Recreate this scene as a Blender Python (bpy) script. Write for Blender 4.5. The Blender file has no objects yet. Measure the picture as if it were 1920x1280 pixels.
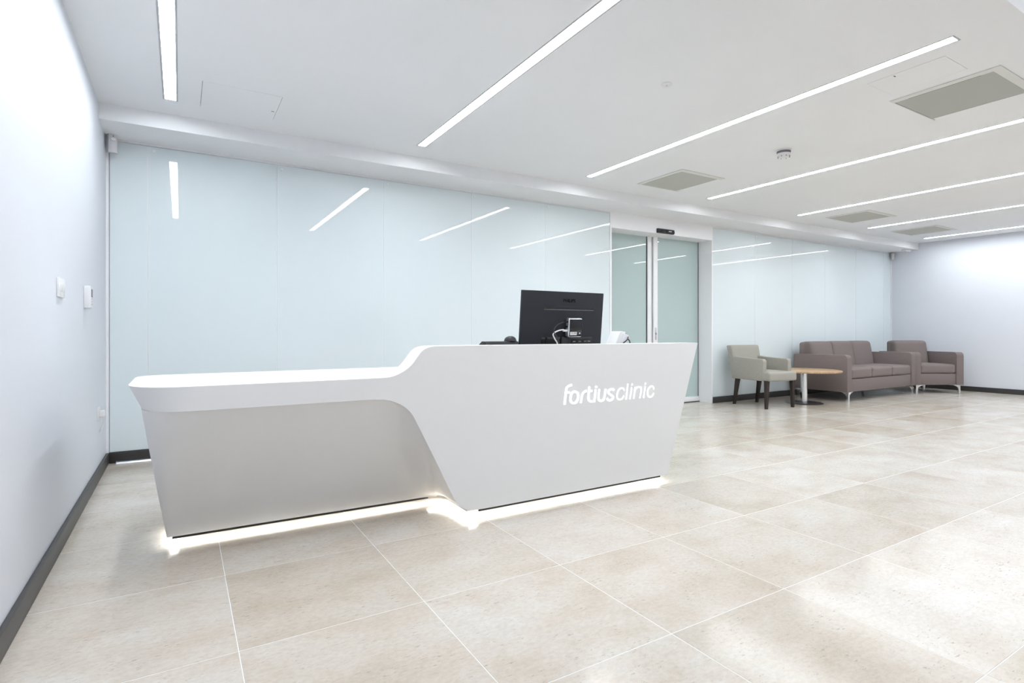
import bpy, bmesh, math, random
from mathutils import Vector, Matrix
random.seed(7)
PI = math.pi
SC = bpy.context.scene
COL = SC.collection

# ------------------------------------------------------------------ camera, world, exposure
CAM_H = 0.97
cam = bpy.data.cameras.new('camera')
cam_o = bpy.data.objects.new('camera', cam); COL.objects.link(cam_o)
cam_o.location = (0, 0, CAM_H)
cam_o.rotation_euler = (PI/2, 0, -math.radians(31.0365))
cam.sensor_width = 36.0
cam.lens = 36.0*1033.04/1920
cam.shift_x = 0.0
cam.shift_y = -(640-621.06)/1920
cam.clip_start = 0.02
SC.camera = cam_o
W = bpy.data.worlds.new('world'); SC.world = W; W.use_nodes = True
W.node_tree.nodes['Background'].inputs[0].default_value = (0.5, 0.55, 0.62, 1)
W.node_tree.nodes['Background'].inputs[1].default_value = 0.4
SC.view_settings.view_transform = 'Standard'
SC.view_settings.look = 'None'
SC.view_settings.gamma = 1.0
SC.view_settings.use_curve_mapping = False
SC.view_settings.exposure = 0.0
LAMP = 51.0          # radiance of the ceiling strips
LED = 165.0           # radiance of the plinth LEDs

# ------------------------------------------------------------------ room dimensions
XL, XR, YB, YF = -0.467, 10.98, 4.99, -2.40
ZS, ZC, ZU = 2.387, 2.496, 3.0
YBH = 4.56           # front of the bulkhead
YLEDGE = 1.0         # the lower ceiling ends here
DX0, DX1, DY, DZ = 4.38, 6.15, 5.21, 2.2     # door opening

# ------------------------------------------------------------------ materials
def mat(name, col, rough=0.5, metal=0.0, spec=0.5, emit=None, estr=0.0, coat=0.0, ior=1.5):
    m = bpy.data.materials.new(name); m.use_nodes = True
    b = m.node_tree.nodes['Principled BSDF']
    b.inputs['Base Color'].default_value = (*col, 1)
    b.inputs['Roughness'].default_value = rough
    b.inputs['Metallic'].default_value = metal
    b.inputs['Specular IOR Level'].default_value = spec
    b.inputs['IOR'].default_value = ior
    b.inputs['Coat Weight'].default_value = coat
    if emit:
        b.inputs['Emission Color'].default_value = (*emit, 1)
        b.inputs['Emission Strength'].default_value = estr
    return m
def nodes(m): return m.node_tree.nodes, m.node_tree.links, m.node_tree.nodes['Principled BSDF']
def noise(m, scale, detail=3, rough=0.5, coord='Object', stretch=None):
    N, L, b = nodes(m)
    if coord == 'World':
        g = N.new('ShaderNodeNewGeometry'); out = g.outputs['Position']
    else:
        t = N.new('ShaderNodeTexCoord'); out = t.outputs['Object']
    if stretch:
        mp = N.new('ShaderNodeMapping'); mp.inputs['Scale'].default_value = stretch
        L.new(out, mp.inputs['Vector']); out = mp.outputs['Vector']
    n = N.new('ShaderNodeTexNoise')
    n.inputs['Scale'].default_value = scale; n.inputs['Detail'].default_value = detail
    n.inputs['Roughness'].default_value = rough
    L.new(out, n.inputs['Vector'])
    return n
def ramp(m, src, stops):
    N, L, b = nodes(m)
    r = N.new('ShaderNodeValToRGB')
    e = r.color_ramp.elements
    while len(e) < len(stops): e.new(0.5)
    for k, (p, c) in enumerate(stops):
        e[k].position = p; e[k].color = (*c, 1) if len(c) == 3 else c
    L.new(src, r.inputs['Fac'])
    return r
def bump(m, src, strength, dist):
    N, L, b = nodes(m)
    u = N.new('ShaderNodeBump'); u.inputs['Strength'].default_value = strength
    u.inputs['Distance'].default_value = dist
    L.new(src, u.inputs['Height']); L.new(u.outputs['Normal'], b.inputs['Normal'])
def painted(name, col, rough=0.6, spec=0.3, amp=0.012):
    m = mat(name, col, rough, spec=spec)
    n = noise(m, 1.3, 4, coord='World')
    r = ramp(m, n.outputs['Fac'], [(0.3, tuple(c*(1-amp) for c in col)), (0.7, tuple(min(1, c*(1+amp)) for c in col))])
    N, L, b = nodes(m); L.new(r.outputs['Color'], b.inputs['Base Color'])
    n2 = noise(m, 260, 2, coord='World'); bump(m, n2.outputs['Fac'], 0.06, 0.001)
    return m
def fabric(name, col, scale=420):
    m = mat(name, col, 0.85, spec=0.25)
    n = noise(m, scale, 2)
    r = ramp(m, n.outputs['Fac'], [(0.3, tuple(c*0.78 for c in col)), (0.7, tuple(c*1.2 for c in col))])
    N, L, b = nodes(m); L.new(r.outputs['Color'], b.inputs['Base Color'])
    bump(m, n.outputs['Fac'], 0.25, 0.002)
    return m

M = {}
M['wall'] = painted('wall_paint', (0.735, 0.757, 0.815), 0.5)
M['ceiling'] = painted('ceiling_paint', (0.90, 0.91, 0.93), 0.7)
M['white_trim'] = mat('white_trim', (0.88, 0.89, 0.91), 0.35)
M['door_white'] = mat('door_white', (0.93, 0.93, 0.95), 0.35)
M['plastic'] = mat('white_plastic', (0.82, 0.82, 0.83), 0.35)
M['plastic_grey'] = mat('pale_grey_plastic', (0.68, 0.67, 0.70), 0.4)
M['solid_surface'] = painted('white_solid_surface', (0.865, 0.865, 0.87), 0.38, 0.4, 0.004)
M['skirting'] = mat('dark_skirting', (0.045, 0.042, 0.042), 0.42)
M['lamp_trough'] = mat('lamp_trough', (0.46, 0.47, 0.50), 0.5, 0.0)
M['lamp'] = mat('lamp_diffuser', (0.9, 0.9, 0.9), 0.5, emit=(0.92, 0.965, 1.0), estr=LAMP)
M['led'] = mat('led_emitter', (0.9, 0.9, 0.9), 0.5, emit=(0.98, 1.0, 0.97), estr=LED)
M['led_soft'] = mat('led_diffuser', (0.9, 0.9, 0.9), 0.5, emit=(1.0, 1.0, 0.95), estr=LED*0.075)
M['letter'] = mat('lit_letter', (0.25, 0.25, 0.25), 0.4, emit=(0.97, 0.99, 1.0), estr=1.1)
M['vent'] = mat('perforated_vent', (0.40, 0.40, 0.37), 0.6)
M['vent_fine'] = mat('pale_vent', (0.52, 0.52, 0.475), 0.6)
M['vent_frame'] = mat('vent_frame', (0.76, 0.76, 0.73), 0.5)
M['gap'] = mat('dark_gap', (0.05, 0.05, 0.05), 0.8)
M['black'] = mat('black_plastic', (0.018, 0.018, 0.022), 0.42)
M['black_gloss'] = mat('black_gloss', (0.012, 0.012, 0.013), 0.12)
M['silver'] = mat('silver_aluminium', (0.70, 0.71, 0.73), 0.3, 0.9)
M['chrome'] = mat('polished_chrome', (0.86, 0.86, 0.87), 0.13, 1.0)
M['steel_dark'] = mat('brushed_dark_steel', (0.10, 0.10, 0.105), 0.3, 0.6)
M['lip'] = mat('dark_metal_lip', (0.035, 0.037, 0.037), 0.35, 0.5)
M['cable_white'] = mat('white_cable', (0.85, 0.85, 0.83), 0.4)
M['red'] = mat('red_print', (0.6, 0.05, 0.04), 0.6)
M['smoked'] = mat('smoked_band', (0.16, 0.16, 0.17), 0.3)
M['dark_wood'] = mat('dark_wood', (0.022, 0.013, 0.010), 0.4)
M['sofa'] = fabric('taupe_upholstery', (0.215, 0.178, 0.170))
M['tub'] = fabric('olive_grey_upholstery', (0.385, 0.367, 0.325))
M['grout'] = mat('pale_grout', (0.84, 0.83, 0.82), 0.5)
M['wood'] = mat('oak_veneer', (0.50, 0.33, 0.18), 0.35)
n = noise(M['wood'], 9, 5, coord='Object', stretch=(1, 9, 1))
r = ramp(M['wood'], n.outputs['Fac'], [(0.3, (0.40, 0.25, 0.13)), (0.7, (0.58, 0.40, 0.23))])
M['wood'].node_tree.links.new(r.outputs['Color'], nodes(M['wood'])[2].inputs['Base Color'])

# back painted glass of the wall and frosted glass of the door
M['glass'] = mat('back_painted_glass', (0.77, 0.845, 0.875), 0.0, ior=1.5, spec=0.5)
M['glass_edge'] = mat('clear_joint', (0.86, 0.89, 0.90), 0.3)
M['door_glass'] = mat('frosted_glass', (0.49, 0.60, 0.595), 0.0)
M['pane'] = mat('window_pane', (0.50, 0.53, 0.56), 0.05)
M['monitor'] = mat('monitor_back', (0.020, 0.021, 0.027), 0.55, spec=0.3)
nn = noise(M['monitor'], 900, 2); bump(M['monitor'], nn.outputs['Fac'], 0.3, 0.0006)

# limestone tile
def limestone():
    m = mat('limestone', (0.7, 0.64, 0.56), 0.24, spec=0.42)
    N, L, b = nodes(m)
    oi = N.new('ShaderNodeObjectInfo')
    g = N.new('ShaderNodeNewGeometry')
    off = N.new('ShaderNodeVectorMath'); off.operation = 'SCALE'; off.inputs['Scale'].default_value = 37.0
    cmb = N.new('ShaderNodeCombineXYZ')
    L.new(oi.outputs['Random'], cmb.inputs['X']); L.new(oi.outputs['Random'], cmb.inputs['Z'])
    L.new(cmb.outputs['Vector'], off.inputs[0])
    add = N.new('ShaderNodeVectorMath'); add.operation = 'ADD'
    L.new(g.outputs['Position'], add.inputs[0]); L.new(off.outputs['Vector'], add.inputs[1])
    mp = N.new('ShaderNodeMapping'); mp.inputs['Scale'].default_value = (1.0, 1.5, 1.0)
    L.new(add.outputs['Vector'], mp.inputs['Vector'])
    def nz(scale, detail, rough, vec):
        n = N.new('ShaderNodeTexNoise'); n.inputs['Scale'].default_value = scale
        n.inputs['Detail'].default_value = detail; n.inputs['Roughness'].default_value = rough
        L.new(vec, n.inputs['Vector']); return n
    n1 = nz(2.6, 6, 0.62, mp.outputs['Vector'])
    r1 = ramp(m, n1.outputs['Fac'], [(0.32, (0.575, 0.510, 0.435)), (0.5, (0.638, 0.588, 0.528)), (0.68, (0.675, 0.650, 0.612))])
    n2 = nz(48, 6, 0.75, mp.outputs['Vector'])
    r2 = ramp(m, n2.outputs['Fac'], [(0.30, (0.84, 0.815, 0.78)), (0.60, (1.03, 1.03, 1.03))])
    mul = N.new('ShaderNodeMix'); mul.data_type = 'RGBA'; mul.blend_type = 'MULTIPLY'; mul.inputs[0].default_value = 0.75
    L.new(r1.outputs['Color'], mul.inputs[6]); L.new(r2.outputs['Color'], mul.inputs[7])
    # per tile tint
    rt = ramp(m, oi.outputs['Random'], [(0.0, (0.93, 0.905, 0.87)), (0.5, (1.0, 0.985, 0.965)), (1.0, (1.05, 1.05, 1.06))])
    mul2 = N.new('ShaderNodeMix'); mul2.data_type = 'RGBA'; mul2.blend_type = 'MULTIPLY'; mul2.inputs[0].default_value = 1.0
    L.new(mul.outputs[2], mul2.inputs[6]); L.new(rt.outputs['Color'], mul2.inputs[7])
    # small dark fossil flecks
    mf = N.new('ShaderNodeMapping'); mf.inputs['Scale'].default_value = (0.42, 1.5, 1); mf.inputs['Rotation'].default_value = (0, 0, 0.15)
    L.new(add.outputs['Vector'], mf.inputs['Vector'])
    f1 = nz(95, 3, 0.6, mf.outputs['Vector']); f2 = nz(9, 2, 0.5, add.outputs['Vector'])
    s1 = ramp(m, f1.outputs['Fac'], [(0.615, (0, 0, 0)), (0.675, (1, 1, 1))])
    s2 = ramp(m, f2.outputs['Fac'], [(0.42, (0.12, 0.12, 0.12)), (0.62, (1, 1, 1))])
    both = N.new('ShaderNodeMath'); both.operation = 'MULTIPLY'
    L.new(s1.outputs['Color'], both.inputs[0]); L.new(s2.outputs['Color'], both.inputs[1])
    fade = N.new('ShaderNodeMath'); fade.operation = 'MULTIPLY'; fade.inputs[1].default_value = 0.62
    L.new(both.outputs[0], fade.inputs[0])
    mx = N.new('ShaderNodeMix'); mx.data_type = 'RGBA'
    L.new(fade.outputs[0], mx.inputs[0]); L.new(mul2.outputs[2], mx.inputs[6]); mx.inputs[7].default_value = (0.30, 0.24, 0.18, 1)
    L.new(mx.outputs[2], b.inputs['Base Color'])
    rr = N.new('ShaderNodeMapRange'); rr.inputs['To Min'].default_value = 0.13; rr.inputs['To Max'].default_value = 0.20
    L.new(n1.outputs['Fac'], rr.inputs['Value']); L.new(rr.outputs['Result'], b.inputs['Roughness'])
    return m
M['tile'] = limestone()

# ------------------------------------------------------------------ helpers
def world_off(p):
    v = Vector((0, 0, 0))
    while p is not None:
        v += p.location; p = p.parent
    return v
def link(name, me, parent=None):
    o = bpy.data.objects.new(name, me); COL.objects.link(o)
    if parent: o.parent = parent
    return o
def fin(name, bm, m, parent=None, local=False, smooth=0):
    """one mesh object; vertices in world coordinates unless local"""
    if parent is not None and not local:
        bmesh.ops.translate(bm, verts=bm.verts, vec=-world_off(parent))
    bmesh.ops.recalc_face_normals(bm, faces=bm.faces)
    me = bpy.data.meshes.new(name); bm.to_mesh(me); bm.free()
    me.materials.append(m)
    if smooth:
        for p in me.polygons: p.use_smooth = True
        me.set_sharp_from_angle(angle=math.radians(smooth))
    return link(name, me, parent)
def tag(o, label=None, cat=None, group=None, kind=None):
    if label: o['label'] = label
    if cat: o['category'] = cat
    if group: o['group'] = group
    if kind: o['kind'] = kind
    return o
def empty(name, loc, label=None, cat=None, group=None, kind=None, rz=0):
    o = bpy.data.objects.new(name, None); COL.objects.link(o)
    o.location = loc; o.rotation_euler = (0, 0, rz); o.empty_display_size = 0.1
    return tag(o, label, cat, group, kind)
def add_box(bm, x0, x1, y0, y1, z0, z1, bev=0, seg=2, rot=None):
    t = bmesh.new()
    bmesh.ops.create_cube(t, size=1)
    bmesh.ops.scale(t, vec=(x1-x0, y1-y0, z1-z0), verts=t.verts)
    if bev:
        bmesh.ops.bevel(t, geom=t.edges[:], offset=bev, segments=seg, affect='EDGES', profile=0.5)
    if rot is not None: bmesh.ops.transform(t, matrix=rot, verts=t.verts)
    bmesh.ops.translate(t, vec=((x0+x1)/2, (y0+y1)/2, (z0+z1)/2), verts=t.verts)
    join(bm, t)
def join(bm, t):
    me = bpy.data.meshes.new('tmp'); t.to_mesh(me); t.free()
    bm.from_mesh(me); bpy.data.meshes.remove(me)
def box(name, b, m, parent=None, bev=0, local=False, seg=2, rot=None, smooth=None):
    bm = bmesh.new(); add_box(bm, *b, bev=bev, seg=seg, rot=rot)
    return fin(name, bm, m, parent, local, smooth if smooth is not None else (40 if bev else 0))
def add_lathe(bm, prof, cx=0, cy=0, n=32, axis='Z'):
    rings = []
    for r, z in prof:
        if r < 1e-6: rings.append([bm.verts.new((cx, cy, z))])
        else: rings.append([bm.verts.new((cx+r*math.cos(2*PI*k/n), cy+r*math.sin(2*PI*k/n), z)) for k in range(n)])
    for a, b in zip(rings, rings[1:]):
        for k in range(n):
            k2 = (k+1) % n
            if len(a) == 1 and len(b) == 1: continue
            if len(a) == 1: bm.faces.new((a[0], b[k], b[k2]))
            elif len(b) == 1: bm.faces.new((a[k], a[k2], b[0]))
            else: bm.faces.new((a[k], a[k2], b[k2], b[k]))
def catmull(P, n=6, closed=False):
    P = [Vector(p) for p in P]
    if len(P) < 3: return P
    out = []
    N = len(P)
    for i in range(N if closed else N-1):
        g = lambda k: P[k % N] if closed else P[max(0, min(N-1, k))]
        p0, p1, p2, p3 = g(i-1), g(i), g(i+1), g(i+2)
        for s in range(n):
            t = s/n
            out.append(0.5*((2*p1)+(p2-p0)*t+(2*p0-5*p1+4*p2-p3)*t*t+(3*p1-p0-3*p2+p3)*t**3))
    if not closed: out.append(P[-1])
    return out
def add_tube(bm, pts, r, n=8, sm=6):
    pts = catmull(pts, sm)
    rings = []
    up = Vector((0.13, 0.31, 0.94))
    for i, p in enumerate(pts):
        d = (pts[min(i+1, len(pts)-1)]-pts[max(i-1, 0)]).normalized()
        a = d.cross(up).normalized(); b = d.cross(a)
        rings.append([bm.verts.new(p+r*(math.cos(2*PI*k/n)*a+math.sin(2*PI*k/n)*b)) for k in range(n)])
    for A, B in zip(rings, rings[1:]):
        for k in range(n): bm.faces.new((A[k], A[(k+1) % n], B[(k+1) % n], B[k]))
    bm.faces.new(rings[0]); bm.faces.new(rings[-1][::-1])
def add_prism(bm, poly, axis, a, b):
    """poly of 2-D points extruded between a and b: axis 'y' poly=(x,z), 'z' poly=(x,y), 'x' poly=(y,z)"""
    def P(q, t):
        return {'y': (q[0], t, q[1]), 'z': (q[0], q[1], t), 'x': (t, q[0], q[1])}[axis]
    A = [bm.verts.new(P(q, a)) for q in poly]; B = [bm.verts.new(P(q, b)) for q in poly]
    bm.faces.new(A); bm.faces.new(B[::-1])
    n = len(poly)
    for k in range(n): bm.faces.new((A[k], A[(k+1) % n], B[(k+1) % n], B[k]))
def prism(name, poly, axis, a, b, m, parent=None, local=False, bev=0, smooth=0):
    bm = bmesh.new(); add_prism(bm, poly, axis, a, b)
    if bev:
        bmesh.ops.recalc_face_normals(bm, faces=bm.faces)
        bmesh.ops.bevel(bm, geom=bm.edges[:], offset=bev, segments=3, affect='EDGES', profile=0.5, clamp_overlap=True)
    return fin(name, bm, m, parent, local, smooth or (40 if bev else 0))
def struct(name, bm, m, parent=None):
    o = fin(name, bm, m, parent)
    if parent is None: o['kind'] = 'structure'
    return o

# ================================================================== ROOM
# ---- floor: grout slab and 600 mm limestone tiles
bm = bmesh.new(); add_box(bm, XL-0.15, XR+0.15, YF-0.15, YB+0.45, -0.15, -0.0006)
floor = struct('floor', bm, M['grout'])
TX0, TS, TY0, TSY = -0.448, 0.5997, 3.684, 0.608
GAP = 0.0026
tile_cache = {}
def tile(x0, x1, y0, y1):
    w, d = round(x1-x0, 4), round(y1-y0, 4)
    if w < 0.02 or d < 0.02: return
    if (w, d) not in tile_cache:
        t = bmesh.new(); add_box(t, -w/2+GAP/2, w/2-GAP/2, -d/2+GAP/2, d/2-GAP/2, -0.012, 0.0, bev=0.0008, seg=1)
        bmesh.ops.recalc_face_normals(t, faces=t.faces)
        me = bpy.data.meshes.new('tile'); t.to_mesh(me); t.free(); me.materials.append(M['tile'])
        tile_cache[(w, d)] = me
    o = link('tile', tile_cache[(w, d)], floor)
    o.location = ((x0+x1)/2, (y0+y1)/2, 0)
xs = [XL] + [TX0+TS*k for k in range(1, 20) if XL < TX0+TS*k < XR] + [XR]
ys = sorted([TY0-TSY*k for k in range(-2, 10)] + [YF, YB])
for xa, xb in zip(xs, xs[1:]):
    for ya, yb in zip(ys, ys[1:]): tile(xa, xb, ya, yb)
tile(DX0, (DX0+DX1)/2, YB, DY+0.12); tile((DX0+DX1)/2, DX1, YB, DY+0.12)

# ---- walls
bm = bmesh.new(); add_box(bm, XL-0.15, XL, YF-0.15, YB+0.3, 0, ZU+0.1); wall_left = struct('wall_left', bm, M['wall'])
bm = bmesh.new(); add_box(bm, XR, XR+0.15, YF-0.15, YB+0.3, 0, ZU+0.1); struct('wall_right', bm, M['wall'])
bm = bmesh.new()
WX0, WX1, WZ0, WZ1 = -0.40, 0.95, 0.9, 2.25
add_box(bm, XL, WX0, YF-0.15, YF, 0, ZU+0.1); add_box(bm, WX1, XR, YF-0.15, YF, 0, ZU+0.1)
add_box(bm, WX0, WX1, YF-0.15, YF, 0, WZ0); add_box(bm, WX0, WX1, YF-0.15, YF, WZ1, ZU+0.1)
struct('wall_front', bm, M['wall'])
w1 = empty('window_1', ((WX0+WX1)/2, YF-0.05, WZ0), kind='structure')
bm = bmesh.new(); t = 0.045
add_box(bm, WX0, WX1, YF-0.08, YF-0.01, WZ0, WZ0+t); add_box(bm, WX0, WX1, YF-0.08, YF-0.01, WZ1-t, WZ1)
for k in range(6):
    x = WX0+t/2+(WX1-WX0-t)*k/5; add_box(bm, x-t/2, x+t/2, YF-0.08, YF-0.01, WZ0+t, WZ1-t)
zm = (WZ0+WZ1)/2; add_box(bm, WX0, WX1, YF-0.078, YF-0.012, zm-t/2, zm+t/2)
fin('window_frame', bm, M['white_trim'], w1)
for k in range(5):
    for (za, zb) in ((WZ0+t, zm-t/2), (zm+t/2, WZ1-t)):
        xa = WX0+t+(WX1-WX0-t)*k/5; xb = WX0+(WX1-WX0-t)*(k+1)/5
        box('pane', (xa, xb, YF-0.06, YF-0.05, za, zb), M['pane'], w1)

# back wall carcass with the door opening
bm = bmesh.new()
add_box(bm, XL, DX0-0.03, YB+0.012, YB+0.30, 0, ZS+0.2)
add_box(bm, DX1+0.02, XR, YB+0.012, YB+0.30, 0, ZS+0.2)
wall_back = struct('wall_back', bm, M['wall'])
SEAMS_L = [-0.448, -0.212, 0.694, 1.612, 2.518, 3.426, 4.352]
SEAMS_R = [6.168, 7.076, 7.978, 8.871, 9.79, 10.71, 10.965]
g = 0.006
for S in (SEAMS_L, SEAMS_R):
    for a, b in zip(S, S[1:]):
        p = box('glass_panel', (a+g/2, b-g/2, YB, YB+0.010, 0.082, ZS-0.016), M['glass'], wall_back, bev=0.0008, seg=1)
    for a in S[1:-1]:
        box('joint_strip', (a-g/2, a+g/2, YB+0.003, YB+0.012, 0.082, ZS-0.016), M['glass_edge'], wall_back)
        bm = bmesh.new(); add_lathe(bm, [(0, 0), (0.011, 0), (0.011, -0.004), (0, -0.004)], n=16)
        bmesh.ops.rotate(bm, verts=bm.verts, cent=(0, 0, 0), matrix=Matrix.Rotation(-PI/2, 3, 'X'))
        bmesh.ops.translate(bm, verts=bm.verts, vec=(a+0.04, YB-0.001, ZS-0.05))
        fin('fixing_disc', bm, M['glass_edge'], wall_back, smooth=40)
# portal round the sliding door
bm = bmesh.new()
add_box(bm, DX0-0.028, DX1+0.018, YB-0.004, YB+0.35, DZ, ZS)
add_box(bm, DX1, DX1+0.018, YB-0.004, YB+0.35, 0, DZ)
add_box(bm, DX0-0.028, DX0, YB-0.004, YB+0.35, 0, DZ)
struct('trim_1', bm, M['door_white'])
bm = bmesh.new(); add_box(bm, XL, DX0-0.03, YB-0.003, YB+0.012, ZS-0.014, ZS); add_box(bm, DX1+0.02, XR, YB-0.003, YB+0.012, ZS-0.014, ZS)
struct('trim_2', bm, M['white_trim'])
bm = bmesh.new(); add_box(bm, XL, XL+0.018, YB-0.012, YB+0.012, 0.08, ZS-0.014); struct('trim_3', bm, M['white_trim'])
bm = bmesh.new(); add_box(bm, XR-0.015, XR, YB-0.012, YB+0.012, 0.08, ZS-0.014); struct('trim_4', bm, M['white_trim'])
# skirtings
SK = 0.08
def skirting(name, x0, x1, y0, y1):
    bm = bmesh.new(); add_box(bm, x0, x1, y0, y1, 0, SK, bev=0.004, seg=2)
    o = fin(name, bm, M['skirting'], smooth=40); o['kind'] = 'structure'
skirting('baseboard_left', XL, XL+0.018, YF, YB-0.012)
skirting('baseboard_back', XL+0.018, DX0-0.03, YB-0.012, YB+0.012)
skirting('baseboard_back', DX1+0.02, XR-0.018, YB-0.012, YB+0.012)
skirting('baseboard_right', XR-0.018, XR, YF, YB+0.012)

# sliding door
d1 = empty('door_1', ((DX0+DX1)/2, DY, 0), kind='structure')
XM = 5.268
for side, (xa, xb) in enumerate(((DX0+0.002, XM-0.008), (XM+0.008, DX1-0.002))):
    s0 = xb-0.07 if side == 0 else xa
    yo = 0.0 if side else 0.02
    box('stile', (s0, s0+0.07, DY-0.02+yo, DY+0.025+yo, 0.012, DZ+0.03), M['door_white'], d1, bev=0.002)
    gx0, gx1 = (xa, s0) if side == 0 else (s0+0.07, xb)
    box('bottom_rail', (gx0, gx1, DY-0.015+yo, DY+0.025+yo, 0.012, 0.075), M['door_white'], d1, bev=0.002)
    box('glass_leaf', (gx0+0.001, gx1-0.001, DY+yo, DY+0.012+yo, 0.075, DZ+0.03), M['door_glass'], d1)
    if side == 0:
        box('seal', (s0-0.012, s0, DY-0.006+yo, DY+0.0+yo, 0.075, DZ+0.02), M['gap'], d1)
    else:
        box('seal', (gx1-0.012, gx1, DY-0.004+yo, DY+0.0+yo, 0.075, DZ+0.02), M['smoked'], d1)
        h = box('handle_plate', (s0+0.018, s0+0.048, DY-0.026, DY-0.019, 0.86, 1.02), M['silver'], d1, bev=0.003)
        box('keyhole', (s0+0.028, s0+0.038, DY-0.028, DY-0.0255, 0.93, 0.95), M['gap'], h)
box('centre_seal', (XM-0.008, XM+0.008, DY+0.01, DY+0.02, 0.012, DZ+0.02), M['gap'], d1)
box('floor_track', (DX0, DX1, DY-0.02, DY+0.05, 0.0005, 0.012), M['gap'], d1)
box('back_board', (DX0, DX1, DY+0.06, DY+0.07, 0, DZ+0.1), M['door_white'], d1)

# ---- ceiling with openings
LW, YE, YFAR = 0.085, 4.281, 1.259
LX = [-0.056+1.7576*k for k in range(7)]
UP = [(x+0.4-LW/2, x+0.4+LW/2, YF+0.5, 0.2) for x in LX[1:6]]
holes = [(x-LW/2, x+LW/2, YFAR, YE) for x in LX]
VENTS = [(4.075, 4.61, 1.31, 1.83), (4.09, 4.60, 3.66, 4.20), (7.46, 8.06, 3.665, 4.16), (9.34, 9.915, 3.675, 4.22)]
HATCH = [(0.117, 0.57, 3.85, 4.29), (3.632, 3.923, 1.38, 1.782)]
holes += [(a-0.002, b+0.002, c-0.002, d+0.002) for a, b, c, d in VENTS]
holes += [(a-0.0025, b+0.0025, c-0.0015, d+0.0015) for a, b, c, d in HATCH]
bm = bmesh.new()
gx = sorted(set([XL, XR]+[h[0] for h in holes]+[h[1] for h in holes]))
gy = sorted(set([YLEDGE, YBH]+[h[2] for h in holes]+[h[3] for h in holes]))
vc = {}
def cv(x, y):
    k = (round(x, 5), round(y, 5))
    if k not in vc: vc[k] = bm.verts.new((x, y, ZC))
    return vc[k]
for xa, xb in zip(gx, gx[1:]):
    for ya, yb in zip(gy, gy[1:]):
        cx, cy = (xa+xb)/2, (ya+yb)/2
        if any(h[0] < cx < h[1] and h[2] < cy < h[3] for h in holes): continue
        bm.faces.new((cv(xa, ya), cv(xa, yb), cv(xb, yb), cv(xb, ya)))
ge = bmesh.ops.extrude_face_region(bm, geom=bm.faces[:])
bmesh.ops.translate(bm, vec=(0, 0, 0.07), verts=[v for v in ge['geom'] if isinstance(v, bmesh.types.BMVert)])
# raised part over the camera side and its upstand
ux = [XL]+[c for h in UP for c in h[:2]]+[XR]
for k in range(0, len(ux)-1):
    if k % 2 == 0: add_box(bm, ux[k], ux[k+1], YF, YLEDGE-0.001, ZU, ZU+0.1)
    else:
        add_box(bm, ux[k], ux[k+1], YF, YF+0.5, ZU, ZU+0.1); add_box(bm, ux[k], ux[k+1], 0.2, YLEDGE-0.001, ZU, ZU+0.1)
add_box(bm, XL, XR, YLEDGE-0.001, YLEDGE+0.08, ZC+0.071, ZU+0.1)
ceiling = struct('ceiling', bm, M['ceiling'])
bm = bmesh.new(); add_box(bm, XL, XR, YBH, YB+0.3, ZS, ZC+0.07)
fin('bulkhead', bm, M['ceiling'], ceiling)
bm = bmesh.new(); add_box(bm, XL, XR, YLEDGE+0.1, YB+0.3, ZC+0.1, ZC+0.12)
fin('soffit_board', bm, M['ceiling'], ceiling)

# ---- recessed linear lights
PLACES = ['first strip nearest the left wall', 'second strip from the left wall, long diagonal over the desk',
          'third strip from the left wall, whole length in view', 'fourth strip from the left wall, just beyond the smoke detector',
          'fifth strip from the left wall, above the third small vent', 'sixth strip from the left wall, next to last',
          'last strip beside the far right wall']
DEP = 0.005
def strip_light(x, a, b, zc, label):
    t = empty('linear_light', (x, (a+b)/2, zc), label, 'ceiling light', 'recessed linear ceiling lights')
    bm = bmesh.new(); w = LW/2-0.0005; a += 0.0005; b -= 0.0005
    th = 0.010
    add_box(bm, x-w, x-w+th, a, b, zc-0.001, zc+DEP+0.02); add_box(bm, x+w-th, x+w, a, b, zc-0.001, zc+DEP+0.02)
    add_box(bm, x-w+th, x+w-th, a, a+th, zc-0.001, zc+DEP+0.02); add_box(bm, x-w+th, x+w-th, b-th, b, zc-0.001, zc+DEP+0.02)
    add_box(bm, x-w+th, x+w-th, a+th, b-th, zc+DEP+0.012, zc+DEP+0.02)
    fin('trough', bm, M['lamp_trough'], t)
    box('diffuser', (x-w+th, x+w-th, a+th, b-th, zc+DEP, zc+DEP+0.01), M['lamp'], t)
for x, pl in zip(LX, PLACES): strip_light(x, YFAR, YE, ZC, 'white linear ceiling light, '+pl)
# added strips, out of view in the raised ceiling, to brighten the desk front
ORD = ['', 'nearest to the left wall', 'second from the left', 'the middle one of five', 'second from the right', 'nearest to the right wall', '']
for x, od in list(zip(LX, ORD))[1:6]: strip_light(x+0.4, YF+0.5, 0.2, ZU, 'added white linear light out of view in the raised ceiling, '+od)

# ---- ceiling vents and hatches
VL = ['large grey perforated ceiling vent nearest the camera beside the access hatch', 'grey ceiling vent between the third and fourth light strips',
      'grey ceiling vent between the fifth and sixth light strips', 'farthest grey ceiling vent before the last light strip']
def perforated():
    N, L, b = nodes(M['vent'])
    g_ = N.new('ShaderNodeNewGeometry'); mp = N.new('ShaderNodeMapping'); mp.inputs['Scale'].default_value = (125, 125, 1)
    L.new(g_.outputs['Position'], mp.inputs['Vector'])
    v = N.new('ShaderNodeTexVoronoi'); v.inputs['Randomness'].default_value = 0.0; v.inputs['Scale'].default_value = 1
    L.new(mp.outputs['Vector'], v.inputs['Vector'])
    r_ = ramp(M['vent'], v.outputs['Distance'], [(0.24, (0.16, 0.16, 0.15)), (0.30, (0.46, 0.465, 0.435))])
    L.new(r_.outputs['Color'], b.inputs['Base Color'])
perforated()
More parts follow.
